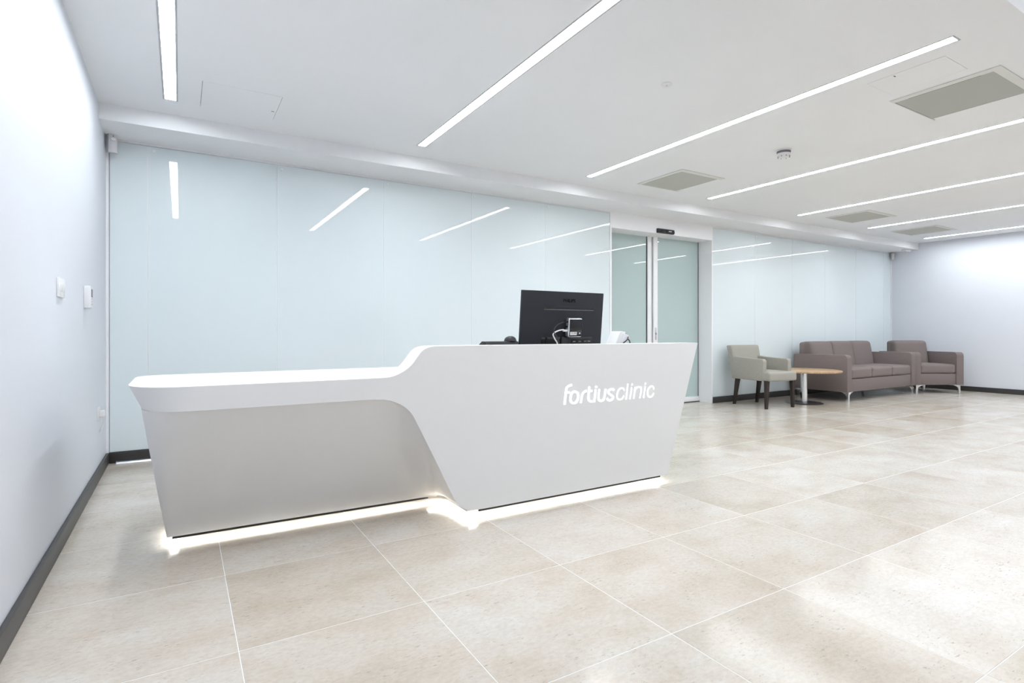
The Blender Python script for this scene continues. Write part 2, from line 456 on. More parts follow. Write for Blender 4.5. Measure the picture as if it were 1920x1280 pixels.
for (a, b, c, d), lb in zip(VENTS, VL):
    v = empty('ceiling_vent', ((a+b)/2, (c+d)/2, ZC), lb, 'vent', 'perforated ceiling vents')
    f = 0.05
    bm = bmesh.new()
    for q in ((a-f, b+f, c-f, c), (a-f, b+f, d, d+0.008), (a-f, a, c, d), (b, b+0.008, c, d)):
        add_box(bm, *q, ZC-0.006, ZC-0.0005)
    fin('frame', bm, M['vent_frame'], v)
    box('painted_gap_shade', (a+0.001, a+0.007, c+0.06, d-0.08, ZC-0.0052, ZC-0.003), M['gap'], v)  # dark strip stands in for the shade between frame and grille
    box('grille', (a+0.003, b-0.003, c+0.003, d-0.003, ZC-0.004, ZC+0.004), M['vent'] if lb.startswith('large') else M['vent_fine'], v)
HL = ['white flush ceiling access hatch left of the second light strip', 'white flush ceiling access hatch between the third light strip and the big vent']
for k, ((a, b, c, d), lb) in enumerate(zip(HATCH, HL)):
    v = empty('access_hatch', ((a+b)/2, (c+d)/2, ZC), lb, 'hatch', 'ceiling access hatches')
    box('hatch_panel', (a, b, c, d, ZC-0.0005, ZC+0.01), M['ceiling'], v)
    lx = b-0.03 if k == 0 else a+0.02
    ly = (c+d)/2+0.06
    box('latch', (lx, lx+0.018, ly, ly+0.006, ZC-0.0015, ZC), M['gap'], v)
    box('liner', (a-0.003, b+0.003, c-0.003, d+0.003, ZC+0.02, ZC+0.03), M['gap'], v)

# ---- smoke detector, sprinkler cover, sensors
s = empty('smoke_detector', (4.36, 2.80, ZC), 'white dome smoke detector with smoked grey band on the ceiling', 'smoke detector')
R_ = 0.056
bm = bmesh.new(); add_lathe(bm, [(0, 0), (R_+0.004, 0), (R_+0.004, -0.008), (R_, -0.010), (R_-0.004, -0.010), (0, -0.010)]); fin('base_plate', bm, M['plastic'], s, True, 40)
bm = bmesh.new(); add_lathe(bm, [(0, -0.0095), (R_-0.001, -0.0095), (R_-0.001, -0.030), (0, -0.030)]); fin('smoked_band', bm, M['smoked'], s, True, 40)
bm = bmesh.new(); add_lathe(bm, [(0, -0.0295), (R_, -0.0295), (R_-0.001, -0.036), (R_*0.86, -0.050), (R_*0.70, -0.058), (R_*0.45, -0.062), (0, -0.063)]); fin('dome', bm, M['plastic'], s, True, 40)
for k in range(8):
    a = 2*PI*k/8+0.2
    bm = bmesh.new(); add_box(bm, -0.002, 0.002, -0.007, 0.007, -0.003, 0.003, rot=Matrix.Rotation(a, 4, 'Z') @ Matrix.Rotation(-0.6, 4, 'X'))
    bmesh.ops.translate(bm, verts=bm.verts, vec=(math.cos(a+PI/2)*R_*0.80, math.sin(a+PI/2)*R_*0.80, -0.0535))
    fin('slot', bm, M['gap'], s, True)
s = empty('sprinkler_cover', (2.574, 2.424, ZC), 'small white round sprinkler cover plate flush on the ceiling', 'sprinkler')
bm = bmesh.new(); add_lathe(bm, [(0, 0), (0.032, 0), (0.034, -0.004), (0.030, -0.007), (0, -0.008)]); fin('cover_plate', bm, M['plastic'], s, True, 40)
bm = bmesh.new(); add_lathe(bm, [(0, -0.0075), (0.006, -0.0075), (0.006, -0.011), (0, -0.012)], n=12); fin('pin', bm, M['plastic_grey'], s, True, 40)

def motion_sensor(loc, rz, w, label):
    t = empty('motion_sensor', loc, label, 'sensor', rz=rz)
    h = 0.115*w/0.062
    poly = [(-w/2, 0.022), (-w*0.36, -0.016), (-w*0.18, -0.024), (0, -0.027), (w*0.18, -0.024), (w*0.36, -0.016), (w/2, 0.022)]
    bm = bmesh.new(); add_prism(bm, poly, 'z', -h/2, h/2)
    bmesh.ops.recalc_face_normals(bm, faces=bm.faces)
    for v in bm.verts:
        if v.co.z < 0 and v.co.y < 0: v.co.y *= 0.55
    fin('housing', bm, M['plastic_grey'], t, True, 30)
    box('lens', (-w*0.2, w*0.2, -0.0305, -0.019, h*0.12, h*0.28), M['plastic'], t, local=True, bev=0.002)
    box('indicator', (-0.003, 0.003, -0.0305, -0.02, h*0.36, h*0.40), M['smoked'], t, local=True)
    box('wall_bracket', (-w*0.2, w*0.2, 0.022, 0.075, -h*0.3, h*0.3), M['plastic_grey'], t, local=True)
motion_sensor((XL+0.047, YB-0.10, 2.322), math.radians(14), 0.070, 'pale grey motion sensor high in the left corner above the glass wall')
motion_sensor((XR-0.045, YB-0.05, ZS-0.075), math.radians(-45), 0.062, 'pale grey motion sensor high in the far right corner')
s = empty('bulkhead_sensor', (10.78, 4.66, ZS), 'small white rounded sensor under the bulkhead near the far corner', 'sensor')
bm = bmesh.new(); add_box(bm, -0.085, 0.085, -0.04, 0.04, -0.035, 0, bev=0.012, seg=3); fin('housing', bm, M['plastic'], s, True, 40)
box('lens', (-0.05, 0.05, -0.02, 0.02, -0.039, -0.033), M['plastic_grey'], s, local=True, bev=0.002)
s = empty('door_sensor', (5.262, YB-0.004, 2.233), 'black automatic door opening sensor above the sliding door', 'sensor')
prism('housing', [(0, -0.028), (-0.022, -0.026), (-0.034, -0.010), (-0.026, 0.028), (0, 0.030)], 'x', -0.145, 0.145, M['black'], s, True, bev=0.004)
box('lens', (-0.11, -0.02, -0.036, -0.026, -0.020, 0.004), M['black_gloss'], s, local=True, bev=0.003)
box('end_cap', (-0.150, -0.140, -0.030, -0.001, -0.022, 0.026), M['black_gloss'], s, local=True, bev=0.002)
box('badge', (0.035, 0.085, -0.036, -0.027, -0.004, 0.006), M['plastic_grey'], s, local=True, bev=0.001)

# ---- things on the left wall
s = empty('switch_plate', (XL, 3.175, 1.166), 'white triple rocker light switch plate on the left wall', 'light switch')
box('plate', (0, 0.010, -0.073, 0.073, -0.043, 0.043), M['plastic'], s, local=True, bev=0.003)
for k in (-1, 0, 1):
    box('rocker', (0.009, 0.015, k*0.026-0.011, k*0.026+0.011, -0.018, 0.018), M['plastic'], s, local=True, bev=0.0015, rot=Matrix.Rotation(0.12, 4, 'Y'))
s = empty('thermostat', (XL, 3.94, 1.165), 'white wall thermostat with small display right of the light switch', 'thermostat')
box('case', (0, 0.032, -0.042, 0.042, -0.063, 0.063), M['plastic'], s, local=True, bev=0.004)
box('display', (0.0315, 0.0335, -0.02, 0.034, 0.0, 0.045), M['smoked'], s, local=True)
for k in range(3):
    box('button', (0.0315, 0.0345, 0.0, 0.014, -0.045+k*0.016, -0.037+k*0.016), M['plastic_grey'], s, local=True, bev=0.001)
s = empty('wall_socket', (XL, 4.52, 0.425), 'white wall socket low on the left wall near the corner', 'socket')
box('plate', (0, 0.009, -0.043, 0.043, -0.043, 0.043), M['plastic'], s, local=True, bev=0.003)
pl = box('plug', (0.008, 0.040, -0.022, 0.022, -0.020, 0.024), M['plastic'], s, local=True, bev=0.006)
bm = bmesh.new(); add_tube(bm, [(0.03, 0, -0.018), (0.032, 0, -0.04), (0.026, 0.003, -0.08), (0.012, 0.006, -0.12)], 0.0035); fin('lead', bm, M['plastic'], pl, True, 40)

s = empty('cable_cover', (0.2, 4.955, 0), 'flat pale metal cable cover on the floor along the back skirting', 'cable cover')
prism('cover', [(4.935, 0.0005), (4.945, 0.012), (4.970, 0.016), (4.9775, 0.0005)], 'x', -0.40, 2.4, M['silver'], s)
box('end_plate', (-0.405, -0.400, 4.936, 4.976, 0.0005, 0.016), M['plastic_grey'], s)

# ================================================================== RECEPTION DESK
YD, TH = 2.54, 0.145
desk = empty('reception_desk', (1.3, 2.95, 0), 'long white sculpted reception desk with glowing sign and lit base', 'reception desk')
# low worktop slab (rounded end, slightly leaning)
plan = [(0.30, YD), (0.10, YD), (0.0, YD+0.003), (-0.055, YD+0.014), (-0.10, YD+0.040), (-0.135, YD+0.075), (-0.16, YD+0.115), (-0.177, YD+0.160), (-0.184, YD+0.215),
        (-0.184, 3.17), (-0.178, 3.225), (-0.162, 3.262), (-0.135, 3.288), (-0.09, 3.305), (-0.02, 3.312), (2.80, 3.27), (2.80, YD+TH), (0.30, YD+TH)]
ZT, ZB = 0.75, 0.652
def lean(x, y, z):
    w = max(0.0, min(1.0, (0.10-x)/0.284))
    return (x+w*0.045*(ZT-z)/(ZT-ZB), y, z)
bm = bmesh.new()
T = [bm.verts.new(lean(x, y, ZT)) for x, y in plan]; B = [bm.verts.new(lean(x, y, ZB)) for x, y in plan]
bm.faces.new(T); bm.faces.new(B[::-1])
for k in range(len(plan)):
    k2 = (k+1) % len(plan); bm.faces.new((T[k], B[k], B[k2], T[k2]))
fin('worktop', bm, M['solid_surface'], desk, smooth=30)
# tall front with the S curve
top = catmull([(0.30, 0, .75), (0.60, 0, .75), (0.80, 0, .7505), (0.849, 0, .7525), (0.888, 0, .7625), (0.928, 0, .782), (0.956, 0, .803), (0.979, 0, .829), (0.997, 0, .853), (1.014, 0, .872),
       (1.038, 0, .8875), (1.068, 0, .8945), (1.104, 0, .8965), (1.3, 0, .896), (1.6, 0, .8952), (2.991, 0, .892)], 4)
bot = catmull([(0.30, 0, ZB), (0.60, 0, ZB), (0.768, 0, .6515), (0.827, 0, .647), (0.871, 0, .635), (0.911, 0, .615), (0.945, 0, .588), (0.967, 0, .560), (0.997, 0, .504), (1.038, 0, .423), (1.11, 0, .279),
       (1.134, 0, .229), (1.162, 0, .174), (1.190, 0, .118), (1.213, 0, .086), (1.237, 0, .067), (1.265, 0, .055), (1.318, 0, .047), (1.40, 0, .045), (1.6, 0, .045), (2.705, 0, .045)], 4)
bot.append(Vector((2.991, 0, .892)))
def interp(P, x):
    for p, q in zip(P, P[1:]):
        if p.x <= x <= q.x: return p.z+(q.z-p.z)*((x-p.x)/max(1e-9, q.x-p.x))
    return P[-1].z if x > P[-1].x else P[0].z
cx = sorted(set(round(p.x, 4) for p in top+bot))
bm = bmesh.new(); prev = None
for x in cx:
    zt, zb = interp(top, x), interp(bot, x)
    q = [bm.verts.new(c) for c in ((x, YD, zt), (x, YD, zb), (x, YD+TH, zb), (x, YD+TH, zt))]
    if prev:
        for k in range(4): bm.faces.new((prev[k], prev[(k+1) % 4], q[(k+1) % 4], q[k]))
    else: bm.faces.new(q)
    prev = q
bmesh.ops.remove_doubles(bm, verts=bm.verts, dist=1e-5)
fin('front_panel', bm, M['solid_surface'], desk, smooth=30)
# recessed lower front, left end and the cheek of the tall block
def xd(z):
    for p, q in zip(bot[8:], bot[9:]):
        if q.z <= z <= p.z: return p.x+(q.x-p.x)*((p.z-z)/max(1e-9, p.z-q.z))
    return bot[8].x if z > bot[8].z else 1.26
zs = [.6518, .648, .64, .625, .60, .57, .53, .48, .42, .35, .28, .22, .17, .13, .10, .08, .065, .055, .046]
rings = []
bm = bmesh.new()
for z in zs:
    f = (ZB-z)/(ZB-.046)
    yr = 2.552+(2.912-2.552)*f
    xl = -0.139+(0.086)*f
    rl = 0.17*(1-f)**1.3+0.008
    xr = min(1.258, max(0.70, xd(z)))
    yr2 = yr-0.028*f
    rf = max(0.004, min(0.11, 0.85*(yr2-YD-0.004)))
    P = [(xl, 3.24)]
    for k in range(9):
        a = PI+PI/2*k/8; P.append((xl+rl+rl*math.cos(a), yr+rl+rl*math.sin(a)))
    for k in range(1, 6):
        u = k/6; P.append((xl+rl+(xr-rf-xl-rl)*u, yr+(yr2-yr)*u))
    for k in range(9):
        a = PI/2-PI/2*k/8; P.append((xr-rf+rf*math.cos(a), yr2-rf+rf*math.sin(a)))
    P.append((xr, YD+0.003))
    rings.append([bm.verts.new((x, y, z)) for x, y in P])
for A, Bq in zip(rings, rings[1:]):
    for k in range(len(A)-1): bm.faces.new((A[k], A[k+1], Bq[k+1], Bq[k]))
fin('recessed_panel', bm, M['solid_surface'], desk, smooth=35)
# right end cheek, underside, plinth
prism('end_panel', [(2.665, 0.046), (2.705, 0.046), (2.980, 0.75), (2.80, 0.75)], 'y', YD+TH, 3.26, M['solid_surface'], desk)
prism('underside', [(-0.052, 3.24), (-0.052, 2.914), (1.15, 2.886), (1.22, 2.86), (1.257, 2.78), (1.257, YD+0.004), (2.70, YD+0.004), (2.70, 3.24)], 'z', 0.0462, 0.056, M['solid_surface'], desk)
bm = bmesh.new(); add_box(bm, 0.15, 2.45, 3.08, 3.2, 0.0005, 0.0462); add_box(bm, 1.5, 2.45, 2.75, 3.08, 0.0005, 0.0462)
fin('plinth', bm, M['lip'], desk)
# dark lips and LED strips under the front edges
def lip(name, x0, y0, x1, y1):
    d = Vector((x1-x0, y1-y0, 0)); n = Vector((-d.y, d.x, 0)).normalized()*0.006
    prism(name, [(x0, y0), (x1, y1), (x1+n.x, y1+n.y), (x0+n.x, y0+n.y)], 'z', 0.0335, 0.0463, M['lip'], desk)
lip('light_lip', -0.032, 2.919, 1.19, 2.8895)
lip('light_lip', 1.33, YD+0.006, 2.645, YD+0.006)
def led_run(P):
    bm = bmesh.new()
    for (x0, y0), (x1, y1) in zip(P, P[1:]):
        L_ = math.hypot(x1-x0, y1-y0); n_ = max(1, int(L_/0.0166))
        for k in range(n_):
            t_ = (k+0.5)/n_; x, y = x0+(x1-x0)*t_, y0+(y1-y0)*t_
            q = [bm.verts.new((x+a*0.004, y+b*0.004, 0.0445)) for a, b in ((-1, -1), (-1, 1), (1, 1), (1, -1))]
            bm.faces.new(q)
    o = fin('led_strip', bm, M['led'], desk)
    return o
led_run([(-0.025, 2.944), (1.15, 2.912)])
def led_tape(P, w):
    """continuous diffused tape that follows the corner of the plinth"""
    P = catmull([(x, y, 0.0445) for x, y in P], 5); bm = bmesh.new(); pr = None
    for i, p in enumerate(P):
        d = (P[min(i+1, len(P)-1)]-P[max(i-1, 0)]).normalized(); n_ = Vector((-d.y, d.x, 0))*w/2
        q = (bm.verts.new(p+n_), bm.verts.new(p-n_))
        if pr: bm.faces.new((pr[0], pr[1], q[1], q[0]))
        pr = q
    fin('led_strip', bm, M['led_soft'], desk)
led_tape([(1.20, 2.930), (1.268, 2.890), (1.300, 2.80), (1.304, 2.70), (1.310, 2.62)], 0.045)
led_tape([(-0.024, 2.965), (-0.024, 3.08), (-0.024, 3.20)], 0.03)
led_tape([(2.676, 2.59), (2.676, 2.9), (2.676, 3.20)], 0.03)
led_run([(1.285, YD+0.032), (2.66, YD+0.032)])

# backlit lettering
LOGO = [('f', 1, [[(1.93, .661), (1.914, .659), (1.896, .65), (1.889, .634), (1.885, .609), (1.881, .581), (1.878, .552)], [(1.885, .62), (1.913, .62)]]),
('o', 1, [[(1.952, .622), (1.97, .613), (1.975, .594), (1.97, .573), (1.955, .558), (1.937, .557), (1.922, .568), (1.92, .588), (1.927, .611), (1.939, .62)]]),
('r', 1, [[(1.994, .553), (2.001, .583), (2.008, .605), (2.022, .618), (2.038, .621)]]),
('t', 1, [[(2.058, .646), (2.054, .612), (2.05, .583), (2.054, .566), (2.067, .558), (2.081, .558)], [(2.052, .619), (2.081, .619)]]),
('i', 1, [[(2.105, .626), (2.095, .551)], [(2.1105, .6475), (2.108, .635)]]),
('u', 1, [[(2.134, .626), (2.128, .595), (2.126, .575), (2.132, .561), (2.149, .556), (2.166, .563), (2.174, .582), (2.182, .625)]]),
('s', 1, [[(2.249, .613), (2.236, .621), (2.219, .62), (2.204, .611), (2.206, .598), (2.223, .587), (2.24, .576), (2.238, .564), (2.221, .555), (2.202, .558), (2.192, .57)]]),
('c', 0, [[(2.332, .606), (2.323, .62), (2.307, .623), (2.288, .616), (2.275, .596), (2.272, .576), (2.279, .559), (2.296, .554), (2.314, .559), (2.327, .576)]]),
('l', 0, [[(2.36, .648), (2.345, .551)]]),
('i', 0, [[(2.392, .624), (2.377, .551)], [(2.397, .647), (2.394, .634)]]),
('n', 0, [[(2.42, .624), (2.409, .551)], [(2.413, .591), (2.423, .611), (2.439, .621), (2.458, .622), (2.47, .613), (2.471, .595), (2.46, .552)]]),
('i', 0, [[(2.506, .625), (2.492, .551)], [(2.510, .647), (2.507, .634)]]),
('c', 0, [[(2.583, .601), (2.574, .617), (2.563, .622), (2.544, .616), (2.528, .598), (2.525, .578), (2.533, .56), (2.548, .554), (2.567, .56), (2.581, .578)]])]
for ch, bold, strokes in LOGO:
    bm = bmesh.new(); hw = 0.0075 if bold else 0.0053
    for si, st in enumerate(strokes):
        closed = ch == 'o'
        P = catmull([(x, 0, z) for x, z in st], 6, closed)
        N = len(P); L_, R_s = [], []
        for i, p in enumerate(P):
            if closed: d = (P[(i+1) % N]-P[i-1]).normalized()
            else: d = (P[min(i+1, N-1)]-P[max(i-1, 0)]).normalized()
            n_ = Vector((-d.z, 0, d.x))*hw
            n_.z *= 0.86
            L_.append(p+n_); R_s.append(p-n_)
        y0, y1 = YD-0.0025-0.0002*si, YD+0.001
        V = [[bm.verts.new((q.x, y, q.z)) for q in S_] for S_ in (L_, R_s) for y in (y0, y1)]
        rng = range(N) if closed else range(N-1)
        for i in rng:
            j = (i+1) % N
            for A, Bv in ((V[0], V[2]), (V[2], V[3]), (V[3], V[1]), (V[1], V[0])):
                bm.faces.new((A[i], A[j], Bv[j], Bv[i]))
        if not closed:
            for i in (0, N-1): bm.faces.new((V[0][i], V[2][i], V[3][i], V[1][i]))
    o = fin('letter', bm, M['letter'], desk)
    o['label'] = ('bold' if bold else 'thin')+' glowing white letter '+ch

# ================================================================== THINGS ON THE DESK
MY = 2.80
mon = empty('monitor', (2.08, MY+0.03, ZT), 'black computer monitor seen from behind, standing behind the desk counter', 'monitor')
tilt = math.radians(5.5)
def mon_bm(b, bev=0, seg=2):
    """box given in panel coordinates: x along, y from the back face to the screen, z down from the top edge"""
    bm = bmesh.new(); add_box(bm, b[0], b[1], b[2], b[3], -b[5], -b[4], bev=bev, seg=seg); return bm
MT = Matrix.Translation((1.764, MY, 1.2195)) @ Matrix.Rotation(tilt, 4, 'X')
def mfin(name, bm, m, parent=mon, smooth=40):
    bmesh.ops.transform(bm, matrix=MT, verts=bm.verts); return fin(name, bm, m, parent, smooth=smooth)
back = mfin('back_cover', mon_bm((0, 0.631, 0.004, 0.028, 0, 0.385), 0.004), M['monitor'])
bm = bmesh.new()
q0 = [(0.0, -0.002), (0.631, -0.002), (0.631, -0.383), (0.0, -0.383)]; q1 = [(0.05, -0.05), (0.581, -0.05), (0.581, -0.34), (0.05, -0.34)]
A = [bm.verts.new((x, 0.006, z)) for x, z in q0]; Bq = [bm.verts.new((x, -0.010, z)) for x, z in q1]
bm.faces.new(Bq)
for k in range(4): bm.faces.new((A[k], A[(k+1) % 4], Bq[(k+1) % 4], Bq[k]))
mfin('back_bulge', bm, M['monitor'])
mfin('screen', mon_bm((0.008, 0.623, 0.0275, 0.030, 0.008, 0.365)), M['black_gloss'])
mfin('groove', mon_bm((0.152, 0.540, -0.0112, -0.004, 0.098, 0.112)), M['black_gloss'])
mfin('groove_lip', mon_bm((0.152, 0.540, -0.0125, -0.009, 0.112, 0.1155), 0.001), M['smoked'])
mfin('port_bay', mon_bm((0.143, 0.540, -0.0112, -0.004, 0.285, 0.345)), M['black_gloss'])
for x in (0.385, 0.43, 0.475, 0.505):
    mfin('port', mon_bm((x, x+0.022, -0.014, -0.010, 0.310, 0.318)), M['smoked'])
mfin('stand_neck', mon_bm((0.29, 0.36, -0.022, 0.0, 0.285, 0.44), 0.004), M['black'])
box('stand_base', (1.95, 2.22, MY-0.06, MY+0.12, ZT+0.0005, ZT+0.014), M['black'], mon, bev=0.004)
# embossed maker's name
cu = bpy.data.curves.new('maker_name', 'FONT'); cu.body = 'PHILIPS'; cu.size = 0.030; cu.extrude = 0.0006; cu.align_x = 'CENTER'
to = bpy.data.objects.new('tmp_text', cu); COL.objects.link(to)
dg = bpy.context.evaluated_depsgraph_get()
me = bpy.data.meshes.new_from_object(to.evaluated_get(dg)); bpy.data.objects.remove(to)
bm = bmesh.new(); bm.from_mesh(me); bpy.data.meshes.remove(me)
bmesh.ops.transform(bm, matrix=Matrix.Translation((0.341, -0.0107, -0.065)) @ Matrix.Rotation(PI/2, 4, 'X'), verts=bm.verts)
mfin('maker_name', bm, mat('recessed_print', (0.002, 0.002, 0.002), 0.9, spec=0.05), smooth=0)
# mini computer fixed to the back of the monitor
def u(x): return x-1.764
pc = empty('mini_computer', (2.14, MY-0.03, 0.94), 'small silver and black mini computer mounted on the back of the monitor', 'mini computer')
def pfin(name, b, m, parent=pc, bev=0.0, seg=2):
    bm = mon_bm(b, bev, seg); bmesh.ops.transform(bm, matrix=MT, verts=bm.verts); return fin(name, bm, m, parent, smooth=40)
px0, px1, pz0, pz1 = 0.318, 0.425, 0.163, 0.283
pfin('shell', (px0, px1, -0.052, -0.0115, pz0, pz1), M['silver'], bev=0.010, seg=3)
pfin('lid', (px0+0.006, px1-0.006, -0.0545, -0.050, pz0+0.006, pz1-0.006), M['black_gloss'], bev=0.002)
lb = pfin('sticker', (px0+0.010, px0+0.062, -0.0552, -0.0543, pz1-0.034, pz1-0.014), M['plastic'])
pfin('print_mark', (px0+0.026, px0+0.036, -0.0555, -0.055, pz1-0.029, pz1-0.025), M['red'], lb)
pfin('print_mark', (px0+0.014, px0+0.025, -0.0555, -0.055, pz1-0.0285, pz1-0.0255), M['smoked'], lb)
pfin('print_mark', (px0+0.040, px0+0.058, -0.0555, -0.055, pz1-0.029, pz1-0.025), M['black'], lb)
pfin('power_button', (px1-0.026, px1-0.018, -0.0555, -0.0540, pz1-0.030, pz1-0.021), M['plastic'], bev=0.0006)
pfin('port', (px0-0.001, px0+0.002, -0.040, -0.026, pz0+0.02, pz0+0.03), M['black'])
pfin('port', (px0-0.001, px0+0.002, -0.040, -0.022, pz0+0.05, pz0+0.06), M['black'])
pfin('usb_plug', (px0-0.028, px0+0.004, -0.038, -0.022, 0.237, 0.249), M['plastic'], bev=0.002)
def ctube(name, P, r, m, parent=pc):
    bm = bmesh.new(); add_tube(bm, P, r); return fin(name, bm, m, parent, smooth=60)
ctube('white_cable', [(2.058, MY-0.008, 0.980), (2.030, MY-0.014, 0.978), (2.003, MY-0.018, 0.972), (1.977, MY-0.022, 0.962), (1.964, MY-0.026, 0.950), (1.967, MY-0.030, 0.936), (1.978, MY-0.03, 0.918), (1.990, MY-0.03, 0.903), (1.993, MY-0.03, 0.885), (1.985, MY-0.03, 0.82), (1.95, MY-0.03, 0.757)], 0.0042, M['cable_white'])
ctube('black_cable', [(2.085, MY-0.0, 1.030), (2.045, MY-0.012, 1.025), (2.006, MY-0.018, 1.012), (1.980, MY-0.022, 0.990), (1.970, MY-0.028, 0.965), (1.985, MY-0.05, 0.92), (2.00, MY-0.06, 0.82), (2.0, MY-0.06, 0.757)], 0.003, M['black'])
# desk phone
ph = empty('desk_phone', (1.64, 2.92, ZT), 'black desk telephone with raised handset on the desk left of the monitor', 'telephone')
prism('body', [(2.835, 0.886), (2.840, 0.908), (2.860, 0.912), (3.02, 0.830), (3.02, 0.806)], 'x', 1.520, 1.755, M['black'], ph, bev=0.004)
prism('side_bolster', [(2.830, 0.884), (2.836, 0.907), (2.850, 0.913), (3.02, 0.826), (3.02, 0.806)], 'x', 1.508, 1.530, M['black_gloss'], ph, bev=0.004)
prism('stand', [(2.85, ZT+0.0005), (2.85, 0.886), (2.90, 0.868), (3.0, ZT+0.012), (3.0, ZT+0.0005)], 'x', 1.57, 1.72, M['black'], ph)
prism('handset', [(2.86, 0.915), (2.88, 0.930), (2.92, 0.908), (2.97, 0.885), (3.0, 0.884), (3.025, 0.872), (3.03, 0.845), (2.99, 0.842), (2.90, 0.885), (2.87, 0.900)], 'x', 1.692, 1.738, M['black'], ph, bev=0.008)
bm = bmesh.new()
add_lathe(bm, [(0.038, 0), (0.038, 0.010), (0.034, 0.022), (0.025, 0.031), (0.012, 0.036), (0, 0.037)], n=24)
bmesh.ops.rotate(bm, verts=bm.verts, cent=(0, 0, 0), matrix=Matrix.Rotation(-0.15, 3, 'X'))
bmesh.ops.translate(bm, verts=bm.verts, vec=(1.714, 2.868, 0.905))
fin('earpiece', bm, M['black'], ph, smooth=40)
box('display', (1.56, 1.66, 2.90, 2.96, 0.868, 0.8735), M['smoked'], ph, rot=Matrix.Rotation(-0.47, 4, 'X'))
bm = bmesh.new(); add_tube(bm, [(1.716, 3.02, 0.855), (1.73, 3.05, 0.82), (1.78, 3.05, 0.765), (1.80, 2.98, 0.756), (1.76, 2.95, 0.80)], 0.004); fin('cord', bm, M['black'], ph, smooth=60)
# white terminal
tm = empty('counter_terminal', (2.56, 2.90, ZT), 'small white tilted counter terminal with black cable right of the monitor', 'terminal')
prism('body', [(2.475, ZT+0.0005), (2.589, 0.966), (2.605, 0.972), (2.640, 0.966), (2.540, ZT+0.0005)], 'y', 2.86, 2.96, M['plastic'], tm, bev=0.004)
prism('back_shell', [(2.540, 0.79), (2.615, 0.953), (2.658, 0.946), (2.668, 0.928), (2.585, 0.79)], 'y', 2.852, 2.95, M['plastic_grey'], tm, bev=0.004)
bm = bmesh.new(); add_tube(bm, [(2.652, 2.849, 0.932), (2.640, 2.838, 0.918), (2.652, 2.835, 0.902), (2.663, 2.84, 0.86), (2.66, 2.85, 0.757)], 0.0038); fin('cable', bm, M['black'], tm, smooth=60)
bm = bmesh.new(); add_tube(bm, [(2.640, 2.838, 0.919), (2.618, 2.838, 0.902), (2.595, 2.838, 0.885), (2.57, 2.835, 0.82), (2.60, 2.84, 0.757)], 0.0038); fin('cable', bm, M['black'], tm, smooth=60)

# ================================================================== FURNITURE
def cushion(name, b, m, parent, bev=0.025, puff=(0, 0, 0), fn=None, n=10):
    """rounded box with softly domed faces, local coordinates"""
    x0, x1, y0, y1, z0, z1 = b
    bm = bmesh.new(); bmesh.ops.create_cube(bm, size=2)
    bmesh.ops.subdivide_edges(bm, edges=bm.edges[:], cuts=n, use_grid_fill=True)
    hx, hy, hz = (x1-x0)/2, (y1-y0)/2, (z1-z0)/2
    c = Vector(((x0+x1)/2, (y0+y1)/2, (z0+z1)/2))
    for v in bm.verts:
        p = Vector(v.co)
        # concentrate the grid near the edges
        q = Vector([math.copysign(abs(t)**0.55, t) for t in p])
        s_ = Vector((q.x*hx, q.y*hy, q.z*hz))
        r_ = min(bev, hx, hy, hz)
        core = Vector((max(-hx+r_, min(hx-r_, s_.x)), max(-hy+r_, min(hy-r_, s_.y)), max(-hz+r_, min(hz-r_, s_.z))))
        d = s_-core
        if d.length > 1e-9: s_ = core+d.normalized()*r_ if d.length > 1e-9 and max(abs(d.x), abs(d.y), abs(d.z)) > 1e-9 else s_
        ex, ey, ez = (1-min(1, abs(s_.x)/hx)**2), (1-min(1, abs(s_.y)/hy)**2), (1-min(1, abs(s_.z)/hz)**2)
        s_.x += math.copysign(puff[0]*ey*ez, s_.x)*(abs(s_.x)/hx)
        s_.y += math.copysign(puff[1]*ex*ez, s_.y)*(abs(s_.y)/hy)
        s_.z += math.copysign(puff[2]*ex*ey, s_.z)*(abs(s_.z)/hz)
        s_ += c
        if fn: s_ = Vector(fn(s_))
        v.co = s_
    return fin(name, bm, m, parent, True, 60)
def bracket_foot(name, x, y, sx, sy, m, parent, h=0.138):
    """slim chrome foot that flares into a bracket under the frame; sx, sy point to the middle of the seat"""
    bm = bmesh.new()
    t_ = 0.018
    prof = [(0, 0.0), (0.024, 0.0), (0.030, h-0.060), (0.042, h-0.036), (0.075, h-0.016), (0.115, h-0.009), (0.115, h), (0, h)]
    add_prism(bm, [(x+sx*p, z) for p, z in prof], 'y', y-sy*0.001, y+sy*t_)
    add_prism(bm, [(y+sy*p, z) for p, z in prof], 'x', x-sx*0.001, x+sx*t_)
    return fin(name, bm, m, parent, True)
